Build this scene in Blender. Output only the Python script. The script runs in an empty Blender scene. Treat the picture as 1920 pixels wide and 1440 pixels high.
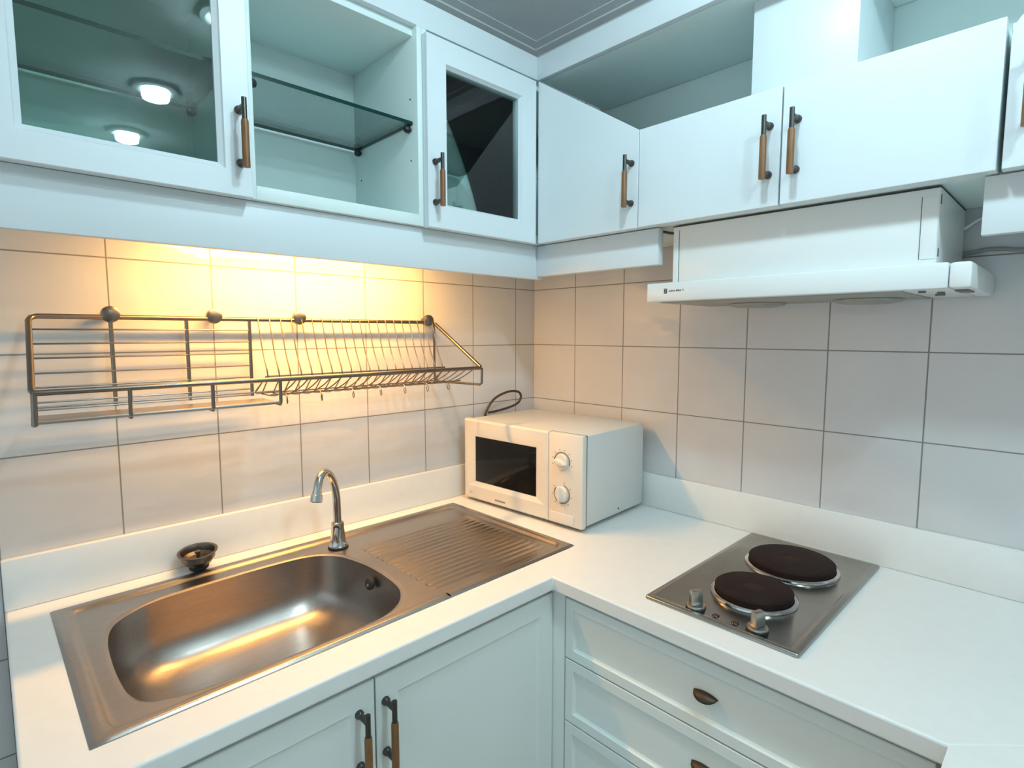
import bpy, bmesh, math, random
from mathutils import Vector, Matrix
random.seed(7)
SC = bpy.context.scene
COL = SC.collection
ZB = 1.6          # height of the tile line the wall measurements refer to
PI = math.pi

# ------------------------------------------------------------------ camera
CAM = bpy.data.cameras.new('camera')
CAM.sensor_fit = 'HORIZONTAL'; CAM.sensor_width = 36.0
CAM.lens = 36.0 * 1033.68 / 1920.0
CAM.clip_start = 0.02
cam = bpy.data.objects.new('camera', CAM); COL.objects.link(cam)
yaw, pitch = 0.806011, -0.091920
cf = Vector((math.cos(pitch)*math.cos(yaw), math.cos(pitch)*math.sin(yaw), math.sin(pitch)))
cr = Vector((math.sin(yaw), -math.cos(yaw), 0)); cu = cr.cross(cf)
cam.matrix_world = Matrix(((cr.x, cu.x, -cf.x, -1.49457), (cr.y, cu.y, -cf.y, -1.43916),
                           (cr.z, cu.z, -cf.z, -0.15802 + ZB), (0, 0, 0, 1)))
SC.camera = cam

# ------------------------------------------------------------------ world, exposure
W = bpy.data.worlds.new('world'); SC.world = W; W.use_nodes = True
wb = W.node_tree.nodes['Background']
wb.inputs[0].default_value = (0.77, 0.93, 1.0, 1); wb.inputs[1].default_value = 0.78
SC.view_settings.view_transform = 'Standard'
SC.view_settings.look = 'None'
SC.view_settings.gamma = 1.0
SC.view_settings.use_curve_mapping = False
SC.view_settings.exposure = 0.30

COOL = (0.65, 0.91, 1.0)
LAMP_E = 165.0     # glow of each ceiling lamp
WARM = (1.0, 0.50, 0.125)
WARM_W = 10.2       # lamp under the left wall cabinets

# ------------------------------------------------------------------ materials
def mat(name, base, rough=0.5, metal=0.0, noise=0.03, scale=12.0, bump=0.0, bscale=200.0, coat=0.0, stretch=None, spec=0.5):
    m = bpy.data.materials.new(name); m.use_nodes = True
    nt = m.node_tree; b = nt.nodes['Principled BSDF']
    b.inputs['Roughness'].default_value = rough; b.inputs['Metallic'].default_value = metal
    b.inputs['Coat Weight'].default_value = coat
    b.inputs['Specular IOR Level'].default_value = spec
    tc = nt.nodes.new('ShaderNodeTexCoord')
    n = nt.nodes.new('ShaderNodeTexNoise'); n.inputs['Scale'].default_value = scale; n.inputs['Detail'].default_value = 3
    mp = nt.nodes.new('ShaderNodeMapping')
    if stretch: mp.inputs['Scale'].default_value = stretch
    nt.links.new(tc.outputs['Object'], mp.inputs[0]); nt.links.new(mp.outputs[0], n.inputs['Vector'])
    r = nt.nodes.new('ShaderNodeValToRGB')
    lo = [max(0, c*(1-noise)) for c in base]; hi = [min(1, c*(1+noise)) for c in base]
    r.color_ramp.elements[0].position = 0.3; r.color_ramp.elements[0].color = (*lo, 1)
    r.color_ramp.elements[1].position = 0.7; r.color_ramp.elements[1].color = (*hi, 1)
    nt.links.new(n.outputs['Fac'], r.inputs[0]); nt.links.new(r.outputs[0], b.inputs['Base Color'])
    if bump:
        n2 = nt.nodes.new('ShaderNodeTexNoise'); n2.inputs['Scale'].default_value = bscale
        nt.links.new(mp.outputs[0], n2.inputs['Vector'])
        bp = nt.nodes.new('ShaderNodeBump'); bp.inputs['Strength'].default_value = bump; bp.inputs['Distance'].default_value = 0.002
        nt.links.new(n2.outputs['Fac'], bp.inputs['Height']); nt.links.new(bp.outputs[0], b.inputs['Normal'])
    return m

def tile_mat(name, axis, offset):
    m = bpy.data.materials.new(name); m.use_nodes = True
    nt = m.node_tree; b = nt.nodes['Principled BSDF']; L = nt.links.new
    def N(t, **kw):
        n = nt.nodes.new(t)
        for k, v in kw.items(): setattr(n, k, v)
        return n
    def math_(op, a, bb=None):
        n = N('ShaderNodeMath', operation=op)
        if hasattr(a, 'is_linked'): L(a, n.inputs[0])
        else: n.inputs[0].default_value = a
        if bb is not None:
            if hasattr(bb, 'is_linked'): L(bb, n.inputs[1])
            else: n.inputs[1].default_value = bb
        return n.outputs[0]
    tc = N('ShaderNodeTexCoord'); sp = N('ShaderNodeSeparateXYZ'); L(tc.outputs['Object'], sp.inputs[0])
    def edge(out, off):                      # 0.5 on a joint, 0 in the middle of a tile
        h = math_('DIVIDE', math_('ADD', out, off), 0.2)
        return math_('ABSOLUTE', math_('SUBTRACT', math_('FRACT', math_('ADD', h, 50.0)), 0.5))
    e = math_('MAXIMUM', edge(sp.outputs[axis], offset), edge(sp.outputs[2], 0.0))
    g = N('ShaderNodeMapRange'); L(e, g.inputs[0]); g.inputs[1].default_value = 0.4918; g.inputs[2].default_value = 0.4945
    n1 = N('ShaderNodeTexNoise'); n1.inputs['Scale'].default_value = 4.0; n1.inputs['Detail'].default_value = 4; L(tc.outputs['Object'], n1.inputs['Vector'])
    r1 = N('ShaderNodeValToRGB'); L(n1.outputs['Fac'], r1.inputs[0])
    r1.color_ramp.elements[0].position = .3; r1.color_ramp.elements[0].color = (0.61, 0.61, 0.625, 1)
    r1.color_ramp.elements[1].position = .7; r1.color_ramp.elements[1].color = (0.66, 0.66, 0.67, 1)
    mx = N('ShaderNodeMix', data_type='RGBA'); L(g.outputs[0], mx.inputs[0]); L(r1.outputs[0], mx.inputs[6])
    mx.inputs[7].default_value = (0.27, 0.245, 0.225, 1)
    L(mx.outputs[2], b.inputs['Base Color'])
    rr = N('ShaderNodeMapRange'); L(g.outputs[0], rr.inputs[0]); rr.inputs[3].default_value = 0.16; rr.inputs[4].default_value = 0.7
    L(rr.outputs[0], b.inputs['Roughness'])
    # faint rippled glaze relief and the recessed joints
    mp = N('ShaderNodeMapping'); mp.inputs['Scale'].default_value = (1, 1, 3.2) ; L(tc.outputs['Object'], mp.inputs[0])
    n2 = N('ShaderNodeTexNoise'); n2.inputs['Scale'].default_value = 7.0; n2.inputs['Detail'].default_value = 2; L(mp.outputs[0], n2.inputs['Vector'])
    h = math_('SUBTRACT', math_('MULTIPLY', n2.outputs['Fac'], 0.9), math_('MULTIPLY', g.outputs[0], 0.6))
    bp = N('ShaderNodeBump'); bp.inputs['Strength'].default_value = 0.6; bp.inputs['Distance'].default_value = 0.004
    L(h, bp.inputs['Height']); L(bp.outputs[0], b.inputs['Normal'])
    return m

def glass_mat(name, tint, refl=1.0, rough=0.0):
    m = bpy.data.materials.new(name); m.use_nodes = True
    nt = m.node_tree; L = nt.links.new
    for n in list(nt.nodes):
        if n.type != 'OUTPUT_MATERIAL': nt.nodes.remove(n)
    out = nt.nodes['Material Output']
    t = nt.nodes.new('ShaderNodeBsdfTransparent'); 
    nz = nt.nodes.new('ShaderNodeTexNoise'); nz.inputs['Scale'].default_value = 3
    rp = nt.nodes.new('ShaderNodeValToRGB')
    rp.color_ramp.elements[0].color = (*[c*0.985 for c in tint], 1); rp.color_ramp.elements[1].color = (*tint, 1)
    L(nz.outputs['Fac'], rp.inputs[0]); L(rp.outputs[0], t.inputs[0])
    g = nt.nodes.new('ShaderNodeBsdfGlossy'); g.inputs['Roughness'].default_value = rough
    fr = nt.nodes.new('ShaderNodeFresnel'); fr.inputs['IOR'].default_value = 1.5
    ml = nt.nodes.new('ShaderNodeMath'); ml.operation = 'MULTIPLY'; ml.inputs[1].default_value = refl
    L(fr.outputs[0], ml.inputs[0])
    mx = nt.nodes.new('ShaderNodeMixShader'); L(ml.outputs[0], mx.inputs[0]); L(t.outputs[0], mx.inputs[1]); L(g.outputs[0], mx.inputs[2])
    L(mx.outputs[0], out.inputs[0])
    return m

def emit_mat(name, col, s):
    m = bpy.data.materials.new(name); m.use_nodes = True
    b = m.node_tree.nodes['Principled BSDF']
    b.inputs['Base Color'].default_value = (.9, .9, .9, 1)
    b.inputs['Emission Color'].default_value = (*col, 1); b.inputs['Emission Strength'].default_value = s
    return m

M = dict(
    tile_l=tile_mat('glazed_tile_left', 0, 0.0953), tile_r=tile_mat('glazed_tile_right', 1, 0.1994),
    paint=mat('wall_paint', (.74, .76, .75), .7), ceil=mat('ceiling_paint', (.92, .93, .93), .8),
    floor=mat('floor_tile', (.42, .38, .33), .35, noise=.1, scale=5),
    lacq=mat('white_lacquer', (.73, .795, .83), .38, noise=.012, scale=5, bump=.04, bscale=60),
    base=mat('base_lacquer', (.77, .825, .805), .4, noise=.012, scale=5, bump=.04, bscale=60),
    mela=mat('melamine_shade_tint', (.75, .86, .845), .5, noise=.015),  # white boards; mint tint puts the green cast of their shade into the colour
    top=mat('worktop_laminate', (.81, .815, .80), .3, noise=.012, scale=40),
    steel=mat('brushed_steel', (.42, .375, .345), .31, 1.0, noise=.05, scale=30, bump=.03, bscale=160, stretch=(1, 8, 8)),
    hobsteel=mat('hob_steel', (.37, .36, .335), .24, 1.0, noise=.05, scale=20, bump=.03, bscale=160),
    chrome=mat('chrome', (.55, .54, .53), .12, 1.0, noise=.03),
    wire=mat('chromed_wire', (.22, .19, .165), .32, 1.0, noise=.06, scale=30),
    oldmetal=mat('tarnished_metal', (.17, .145, .12), .4, 1.0, noise=.15, scale=60),
    satin=mat('satin_knob', (.42, .41, .38), .3, 1.0, noise=.05),
    iron=mat('cast_iron_plate', (.020, .0105, .0095), .65, noise=.2, scale=25, spec=.12),
    ironc=mat('cast_iron_centre', (.032, .017, .011), .65, noise=.2, scale=40, spec=.12),
    bronze=mat('dark_bronze', (.10, .095, .085), .35, 1.0, noise=.1),
    cup=mat('antique_bronze', (.085, .068, .048), .5, 1.0, noise=.1),
    grip=mat('brown_grip', (.21, .092, .030), .4, noise=.18, scale=30, stretch=(6, 6, 1)),
    black=mat('black_plastic', (.012, .012, .013), .35), rubber=mat('black_rubber', (.02, .018, .017), .6),
    cord=mat('brown_cord', (.045, .032, .028), .5), greywire=mat('grey_cable', (.28, .30, .29), .5),
    mwhite=mat('microwave_plastic', (.72, .69, .64), .28, noise=.01), mbody=mat('microwave_steel_paint', (.66, .665, .65), .32, noise=.01, bump=.05, bscale=500),
    mwin=mat('dark_window_glass', (.004, .004, .005), .10, noise=.1, spec=.25), print=mat('grey_print', (.16, .15, .14), .5),
    hood=mat('hood_enamel', (.82, .845, .84), .25, noise=.01), filt=mat('hood_filter_grey', (.36, .36, .33), .5, 0.2, noise=.08, scale=60),
    dark=mat('shadow_gap_black', (.03, .03, .03), .6), lampred=mat('red_indicator', (.035, .008, .006), .2, noise=.05),
    shelfglass=glass_mat('shelf_glass', (.93, .98, .965), .8), paneglass=glass_mat('pane_glass', (.86, .975, .945), 1.2),
    glassedge=mat('glass_edge_green', (.004, .036, .030), .35, spec=.15, noise=.1, scale=20),
    door=mat('beige_door', (.62, .52, .36), .5, noise=.04),
    glow=emit_mat('lamp_glow', COOL, LAMP_E), warmglow=emit_mat('warm_lamp_glow', WARM, 12.0),
)

# ------------------------------------------------------------------ mesh helpers
def FL(u, n, z): return (u, -n, z + ZB)          # left wall: u = x, n = distance out of the wall
def FR(v, n, z): return (-n, -v, z + ZB)         # right wall: v = distance from the corner
def FW(x, y, z): return (x, y, z + ZB)

def add_box(bm, lo, hi, F=FW, bevel=0.0, mi=0):
    vs = [bm.verts.new(F(*(hi[a] if (i >> a) & 1 else lo[a] for a in range(3)))) for i in range(8)]
    fs = [bm.faces.new([vs[i] for i in q]) for q in ((0, 1, 3, 2), (4, 6, 7, 5), (0, 4, 5, 1), (2, 3, 7, 6), (0, 2, 6, 4), (1, 5, 7, 3))]
    for f in fs: f.material_index = mi
    bmesh.ops.recalc_face_normals(bm, faces=fs)
    if bevel > 0:
        es = list({e for f in fs for e in f.edges})
        r = bmesh.ops.bevel(bm, geom=es, offset=bevel, segments=2, affect='EDGES', profile=0.5, material=-1)
        for f in r['faces']: f.material_index = mi

def add_prism(bm, pts, F, n0, n1, bevel=0.0, mi=0):
    """polygon pts in (u, z) of a wall frame, extruded from n0 to n1"""
    a = [bm.verts.new(F(u, n0, z)) for u, z in pts]; b = [bm.verts.new(F(u, n1, z)) for u, z in pts]
    k = len(pts); fs = [bm.faces.new(a), bm.faces.new(b[::-1])]
    for i in range(k): fs.append(bm.faces.new((a[i], a[(i+1) % k], b[(i+1) % k], b[i])))
    bmesh.ops.recalc_face_normals(bm, faces=fs)
    for f in fs: f.material_index = mi
    if bevel:
        es = list({e for f in fs for e in f.edges})
        r = bmesh.ops.bevel(bm, geom=es, offset=bevel, segments=2, affect='EDGES', profile=0.5, material=-1)
        for f in r['faces']: f.material_index = mi

def add_tube(bm, pts, r, seg=10, closed=False, mi=0, zoff=ZB):
    P = [Vector((p[0], p[1], p[2] + zoff)) for p in pts]
    n = len(P); rad = r if isinstance(r, (list, tuple)) else [r]*n
    T = []
    for i in range(n):
        a = P[(i-1) % n] if (closed or i > 0) else P[i]
        b = P[(i+1) % n] if (closed or i < n-1) else P[i]
        T.append((b - a).normalized())
    ref = Vector((0, 0, 1)) if abs(T[0].z) < .9 else Vector((1, 0, 0))
    X = (ref - T[0]*ref.dot(T[0])).normalized(); rings = []
    for i in range(n):
        X = (X - T[i]*X.dot(T[i]))
        X = X.normalized() if X.length > 1e-6 else T[i].orthogonal().normalized()
        Y = T[i].cross(X)
        rings.append([bm.verts.new(P[i] + (X*math.cos(2*PI*k/seg) + Y*math.sin(2*PI*k/seg))*rad[i]) for k in range(seg)])
    m = n if closed else n-1; fs = []
    for i in range(m):
        A, B = rings[i], rings[(i+1) % n]
        for k in range(seg): fs.append(bm.faces.new((A[k], A[(k+1) % seg], B[(k+1) % seg], B[k])))
    if not closed:
        fs.append(bm.faces.new(rings[0][::-1])); fs.append(bm.faces.new(rings[-1]))
    for f in fs: f.material_index = mi; f.smooth = True
    bmesh.ops.recalc_face_normals(bm, faces=fs)

def add_lathe(bm, prof, c, axis=(0, 0, 1), seg=40, mi=0, zoff=ZB, cap=True):
    """prof: list of (radius, height along axis)"""
    A = Vector(axis).normalized(); X = A.orthogonal().normalized(); Y = A.cross(X)
    C = Vector((c[0], c[1], c[2] + zoff)); rings = []; fs = []
    for r, h in prof:
        if r < 1e-6: rings.append([bm.verts.new(C + A*h)])
        else: rings.append([bm.verts.new(C + A*h + (X*math.cos(2*PI*k/seg) + Y*math.sin(2*PI*k/seg))*r) for k in range(seg)])
    for R, S in zip(rings, rings[1:]):
        for k in range(seg):
            q = [R[k % len(R)], R[(k+1) % len(R)], S[(k+1) % len(S)], S[k % len(S)]]
            q = list(dict.fromkeys(q))
            if len(q) > 2: fs.append(bm.faces.new(q))
    if cap:
        for R in (rings[0], rings[-1]):
            if len(R) > 1:
                fs.append(bm.faces.new(R))
    for f in fs: f.material_index = mi; f.smooth = True
    bmesh.ops.recalc_face_normals(bm, faces=fs)

def smooth_path(pts, n=8, closed=False):
    P = [Vector(p) for p in pts]; k = len(P); out = []
    rng = range(k if closed else k-1)
    for i in rng:
        p0 = P[(i-1) % k] if (closed or i > 0) else P[0]*2 - P[1]
        p1 = P[i]; p2 = P[(i+1) % k]
        p3 = P[(i+2) % k] if (closed or i+2 < k) else P[-1]*2 - P[-2]
        for j in range(n):
            t = j/n
            out.append(tuple(0.5*((2*p1) + (p2-p0)*t + (2*p0-5*p1+4*p2-p3)*t*t + (3*p1-p0-3*p2+p3)*t**3)))
    if not closed: out.append(tuple(P[-1]))
    return out

def auto_smooth(bm, ang=35):
    bm.normal_update()
    for f in bm.faces: f.smooth = True
    for e in bm.edges:
        if len(e.link_faces) == 2 and e.calc_face_angle(0) > math.radians(ang): e.smooth = False

def obj(name, bm, ms, parent=None, smooth=35):
    if not isinstance(ms, (list, tuple)): ms = [ms]
    auto_smooth(bm, smooth)
    if parent is not None:                              # mesh in coordinates of its thing
        w = root_loc(parent); bmesh.ops.translate(bm, vec=-w, verts=bm.verts)
    me = bpy.data.meshes.new(name); bm.to_mesh(me); bm.free()
    for m in ms: me.materials.append(M[m])
    o = bpy.data.objects.new(name, me); COL.objects.link(o)
    if parent is not None: o.parent = parent
    return o

def root_loc(o):
    v = Vector((0, 0, 0))
    while o is not None: v += o.location; o = o.parent
    return v

def tag(o, label, cat, group=None):
    o['label'] = label; o['category'] = cat
    if group: o['group'] = group
    return o

def thing(name, label, cat, loc, group=None):
    o = bpy.data.objects.new(name, None); COL.objects.link(o); o.empty_display_size = .05
    o.location = FW(*loc)
    return tag(o, label, cat, group)

def struct(name, bm, m, parent=None):
    o = obj(name, bm, m, parent)
    if parent is None: o['kind'] = 'structure'
    return o

def B(): return bmesh.new()

def box_obj(name, lo, hi, m, parent=None, F=FW, bevel=.0012):
    bm = B(); add_box(bm, lo, hi, F, bevel); return obj(name, bm, m, parent)

# ------------------------------------------------------------------ room shell
CZ = .80                                                  # ceiling
bm = B(); add_box(bm, (-3.6, 0, -ZB), (.1, .1, CZ + .1)); struct('wall_left', bm, 'tile_l')
bm = B(); add_box(bm, (0, -3.3, -ZB), (.1, 0, CZ + .1)); struct('wall_right', bm, 'tile_r')
bm = B(); add_box(bm, (-3.6, -3.4, -ZB), (.1, -3.3, CZ + .1)); struct('wall_back', bm, 'paint')
bm = B(); add_box(bm, (-3.6, -3.4, -ZB - .1), (.1, .1, -ZB)); struct('floor', bm, 'floor')
bm = B(); add_box(bm, (-3.6, -3.4, CZ), (.1, .1, CZ + .1)); struct('ceiling', bm, 'ceil')
# stepped cornice moulding where the ceiling meets the two tiled walls
for nm, F, L in (('trim_1', FL, (-3.0, -.0001)), ('trim_2', FR, (None, 3.2))):
    bm = B()
    for d, t, i in ((.118, .004, 0), (.083, .009, 1), (.05, .016, 2)):
        add_box(bm, (d if L[0] is None else L[0], 0.0005, CZ - t), (L[1], d, CZ - .0005), F, .001)
    struct(nm, bm, 'ceil')
# door in the wall behind the camera
bm = B(); add_box(bm, (-1.75, -3.298, -ZB), (-.95, -3.26, .45), FW, .003)
d1 = struct('door_1', bm, 'door')
bm = B(); add_tube(bm, [(-1.68, -3.262, -.6), (-1.68, -3.21, -.6), (-1.57, -3.21, -.6)], .009); obj('door_handle', bm, 'chrome', d1)

# ------------------------------------------------------------------ ceiling lamps
def downlight(x, y, label):
    t = thing('ceiling_light', label, 'ceiling light', (x, y, CZ), 'round lamps on the ceiling')
    bm = B(); add_lathe(bm, [(.052, -.0005), (.075, -.0005), (.075, -.012), (.060, -.016), (.052, -.012)], (x, y, CZ), cap=False)
    obj('trim_ring', bm, 'hood', t)
    bm = B(); add_lathe(bm, [(.0, -.050), (.030, -.049), (.044, -.044), (.047, -.036), (.047, -.010)], (x, y, CZ), cap=False); obj('diffuser', bm, 'glow', t)
    return t
downlight(-.893, -1.08, 'round ceiling downlight above the worktops, nearest the tiled corner')
downlight(-.94, -1.80, 'round ceiling downlight behind the camera, second from the tiled corner')
downlight(-.93, -2.45, 'round ceiling downlight nearest the beige door')

# ------------------------------------------------------------------ pulls and doors
def bar_pull(F, u, n0, z0, door):
    """vertical pull: dark bar on two posts with a brown grip over its lower part"""
    ln = .12; d = .030
    bm = B()
    add_tube(bm, [F(u, n0 + d, z0), F(u, n0 + d, z0 + ln)], .0046, 12, zoff=0)
    for zz in (z0 + .012, z0 + ln - .014):
        add_tube(bm, [F(u, n0 - .0004, zz), F(u, n0 + .005, zz), F(u, n0 + .008, zz), F(u, n0 + d, zz)], [.0078, .0074, .0052, .0052], 14, zoff=0)
    obj('handle', bm, 'bronze', door)
    bm = B()
    add_tube(bm, [F(u, n0 + d, z0 - .001), F(u, n0 + d, z0 + .078), F(u, n0 + d, z0 + .082)], [.0066, .0066, .0056], 14, zoff=0)
    g = obj('handle_grip', bm, 'grip', door); g['label'] = 'brown grip'

def frame_door(F, u0, u1, z0, z1, n0, n1, stile, ms, parent, name='door', recess=.009, pane=None, bead=.008):
    """framed door; with pane=(material) the field is glass, else a sunk panel"""
    bm = B()
    def ring(i, n): return [F(u0+i, n, z0+i), F(u1-i, n, z0+i), F(u1-i, n, z1-i), F(u0+i, n, z1-i)]
    seq = [(0, n0), (0, n1 - .0015), (.0015, n1), (stile, n1), (stile + .002, n1 - .004), (stile + bead, n1 - recess)]
    if pane: seq += [(stile + bead, n0)]
    R = [[bm.verts.new(p) for p in ring(i, n)] for i, n in seq]
    fs = []
    for a, b in zip(R, R[1:]):
        for k in range(4): fs.append(bm.faces.new((a[k], a[(k+1) % 4], b[(k+1) % 4], b[k])))
    if pane:
        for k in range(4): fs.append(bm.faces.new((R[0][k], R[0][(k+1) % 4], R[-1][(k+1) % 4], R[-1][k])))
    else:
        fs.append(bm.faces.new(R[-1])); fs.append(bm.faces.new(R[0]))
    bmesh.ops.recalc_face_normals(bm, faces=fs)
    d = obj(name, bm, ms, parent, 20)
    if pane:
        i = stile + bead - .003
        bm = B(); add_box(bm, (u0+i, n1 - recess - .006, z0+i), (u1-i, n1 - recess - .002, z1-i), F)
        g = obj('glass_pane', bm, pane, d); g['label'] = 'tinted glass pane'
    return d

# ------------------------------------------------------------------ left wall cabinets
N0, NC, ND = .003, .315, .335             # back, carcass front, door front
ZU0, ZU1 = .098, .552
def carcass(F, u0, u1, z0, z1, m, parent, t=.0135, sides=(1, 1), top=True, n1=NC, back=True):
    bm = B()
    if sides[0]: add_box(bm, (u0, N0, z0), (u0 + t, n1, z1), F, .0008)
    if sides[1]: add_box(bm, (u1 - t, N0, z0), (u1, n1, z1), F, .0008)
    a, b = u0 + (t if sides[0] else 0), u1 - (t if sides[1] else 0)
    add_box(bm, (a, N0, z0), (b, n1, z0 + .026), F, .0008)
    if top: add_box(bm, (a, N0, z1 - .018), (b, n1 - .018, z1), F, .0008)
    if back: add_box(bm, (a, N0, z0 + .026), (b, N0 + .010, z1 - (.018 if top else 0)), F)
    return obj('carcass', bm, m, parent)

def shelf_pins(F, ends, z, parent):
    for u, s in ends:
        for n in (.045, .285):
            bm = B(); add_lathe(bm, [(.0, 0), (.004, 0), (.004, .004), (.008, .005), (.0085, .012), (.006, .017), (0, .018)], F(u, n, z - .0088), axis=(s if F is FL else 0, 0 if F is FL else -s, 0), seg=16, zoff=0)
            obj('shelf_pin', bm, 'black', parent)

def glass_shelf(F, u0, u1, z, label):
    bm = B(); add_box(bm, (u0, .030, z), (u1, .297, z + .008), F)
    bm.normal_update()
    for f in bm.faces:
        if abs(f.normal.z) < .5: f.material_index = 1
    o = obj('glass_shelf', bm, ['shelfglass', 'glassedge']); return tag(o, label, 'shelf', 'glass shelves in the wall cabinets')

XA, XB, XC = -1.487, -1.1085, -.7085
cA = thing('wall_cabinet', 'white wall cabinet with wide glass door at the far left above the wire rack', 'cabinet', (XA, -.003, ZU0))
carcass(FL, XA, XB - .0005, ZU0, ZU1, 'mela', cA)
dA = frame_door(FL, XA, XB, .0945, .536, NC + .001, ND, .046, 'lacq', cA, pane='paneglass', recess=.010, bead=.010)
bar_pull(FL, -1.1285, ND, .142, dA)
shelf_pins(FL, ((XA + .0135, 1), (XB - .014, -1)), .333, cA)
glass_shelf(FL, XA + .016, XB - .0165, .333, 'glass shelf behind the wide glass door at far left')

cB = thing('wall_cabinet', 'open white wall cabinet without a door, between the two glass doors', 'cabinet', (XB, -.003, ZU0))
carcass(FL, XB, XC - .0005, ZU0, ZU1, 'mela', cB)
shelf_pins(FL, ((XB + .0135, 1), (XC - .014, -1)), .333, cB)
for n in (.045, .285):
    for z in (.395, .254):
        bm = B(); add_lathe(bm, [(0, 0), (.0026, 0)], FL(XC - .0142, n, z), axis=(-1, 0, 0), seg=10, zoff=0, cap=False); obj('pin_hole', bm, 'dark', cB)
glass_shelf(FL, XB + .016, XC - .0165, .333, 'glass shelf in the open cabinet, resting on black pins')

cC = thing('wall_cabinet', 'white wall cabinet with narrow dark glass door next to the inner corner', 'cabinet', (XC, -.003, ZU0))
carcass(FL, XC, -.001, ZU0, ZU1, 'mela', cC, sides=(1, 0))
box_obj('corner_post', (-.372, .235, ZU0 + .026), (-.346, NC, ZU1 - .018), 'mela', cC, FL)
dC = frame_door(FL, XC, -.3405, .0945, .536, NC + .001, ND, .055, 'lacq', cC, pane='paneglass', recess=.010, bead=.006)
bar_pull(FL, -.689, ND, .142, dC)
for z in (.42, .18):
    bm = B(); add_box(bm, (-.405, .275, z - .02), (-.385, .312, z + .02), FL, .004); add_tube(bm, [FL(-.395, .300, z), FL(-.372, .290, z)], .008, zoff=0)
    obj('hinge', bm, 'bronze', cC)
shelf_pins(FL, ((XC + .0135, 1),), .333, cC)
glass_shelf(FL, XC + .016, -.374, .333, 'glass shelf behind the narrow dark glass door')

# fascia rails under the ceiling and light valances under the cabinets
tag(box_obj('cabinet_fascia', (-1.487, .297, ZU1), (-.298, NC, .614), 'lacq', None, FL), 'white fascia rail along the top of the left wall cabinets', 'fascia')
tag(box_obj('cabinet_fascia', (NC + .0005, .297, ZU1), (1.95, NC, .614), 'lacq', None, FR), 'white fascia rail above the open niche over the cooker side', 'fascia')
tag(box_obj('light_valance', (-1.487, .280, 0.0), (-.2755, .300, ZU0 - .001), 'lacq', None, FL), 'long white valance board under the left wall cabinets', 'valance')
tag(box_obj('light_valance', (.3005, .276, .008), (.704, .300, ZU0 - .003), 'lacq', None, FR), 'short white valance board between the inner corner and the extractor hood', 'valance')
tag(box_obj('light_valance', (1.3055, .280, .002), (1.93, .300, ZU0 - .003), 'lacq', None, FR), 'white valance board at right edge of the photo beside the hood', 'valance')

# warm lamp hidden behind the long valance
ul = thing('under_cabinet_light', 'warm strip light under the left wall cabinets behind the valance', 'light', (-.88, -.16, ZU0))
bm = B(); add_box(bm, (-1.18, .125, .072), (-.58, .195, .0975), FL, .003); obj('lamp_housing', bm, 'hood', ul)
bm = B(); add_box(bm, (-1.16, .135, .0665), (-.60, .185, .0718), FL, .002); obj('lamp_diffuser', bm, 'warmglow', ul)
la = bpy.data.lights.new('strip_lamp', 'AREA'); la.shape = 'RECTANGLE'; la.size = .56; la.size_y = .045; la.energy = WARM_W; la.color = WARM
lo = bpy.data.objects.new('strip_lamp', la); COL.objects.link(lo); lo.parent = ul; lo.location = (0, 0, .064 - ZU0); lo.rotation_euler = (math.radians(18), 0, 0)

# ------------------------------------------------------------------ right wall cabinets
cD = thing('wall_cabinet', 'white corner wall cabinet whose door slopes down along the top', 'cabinet', (-.003, -.335, ZU0))
bm = B()
add_box(bm, (.3365, N0, ZU0), (.6655, NC, ZU0 + .018), FR, .0008)
add_box(bm, (.652, N0, ZU0 + .018), (.6655, NC, .318), FR, .0008)
add_box(bm, (.3365, N0, ZU0 + .018), (.652, N0 + .010, .30), FR)
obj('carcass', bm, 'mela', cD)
bm = B(); add_prism(bm, [(.3365, .0955), (.6665, .0955), (.6665, .3235), (.3365, .537)], FR, NC + .001, ND, .0012)
dD = obj('door', bm, 'lacq', cD, 20)
bar_pull(FR, .6485, ND, .1435, dD)

cE = thing('wall_cabinet', 'low white wall cabinet with two flat doors above the extractor hood', 'cabinet', (-.003, -.667, ZU0))
bm = B()
add_box(bm, (.6665, N0, ZU0), (.680, NC, .318), FR, .0008); add_box(bm, (1.3075, N0, ZU0), (1.321, NC, .318), FR, .0008)
add_box(bm, (.680, N0, ZU0), (1.3075, NC, ZU0 + .016), FR, .0008); add_box(bm, (.680, N0, .302), (1.3075, NC, .318), FR, .0008)
add_box(bm, (.680, N0, ZU0 + .016), (1.3075, N0 + .008, .302), FR)
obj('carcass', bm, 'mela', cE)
for a, b, hu in ((.6685, .9935, .9725), (.9965, 1.3215, 1.0245)):
    bm = B(); add_box(bm, (a, NC + .001, .0955), (b, ND, .3235), FR, .0015); d = obj('door', bm, 'lacq', cE, 20)
    bar_pull(FR, hu, ND, .1455, d)

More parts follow.
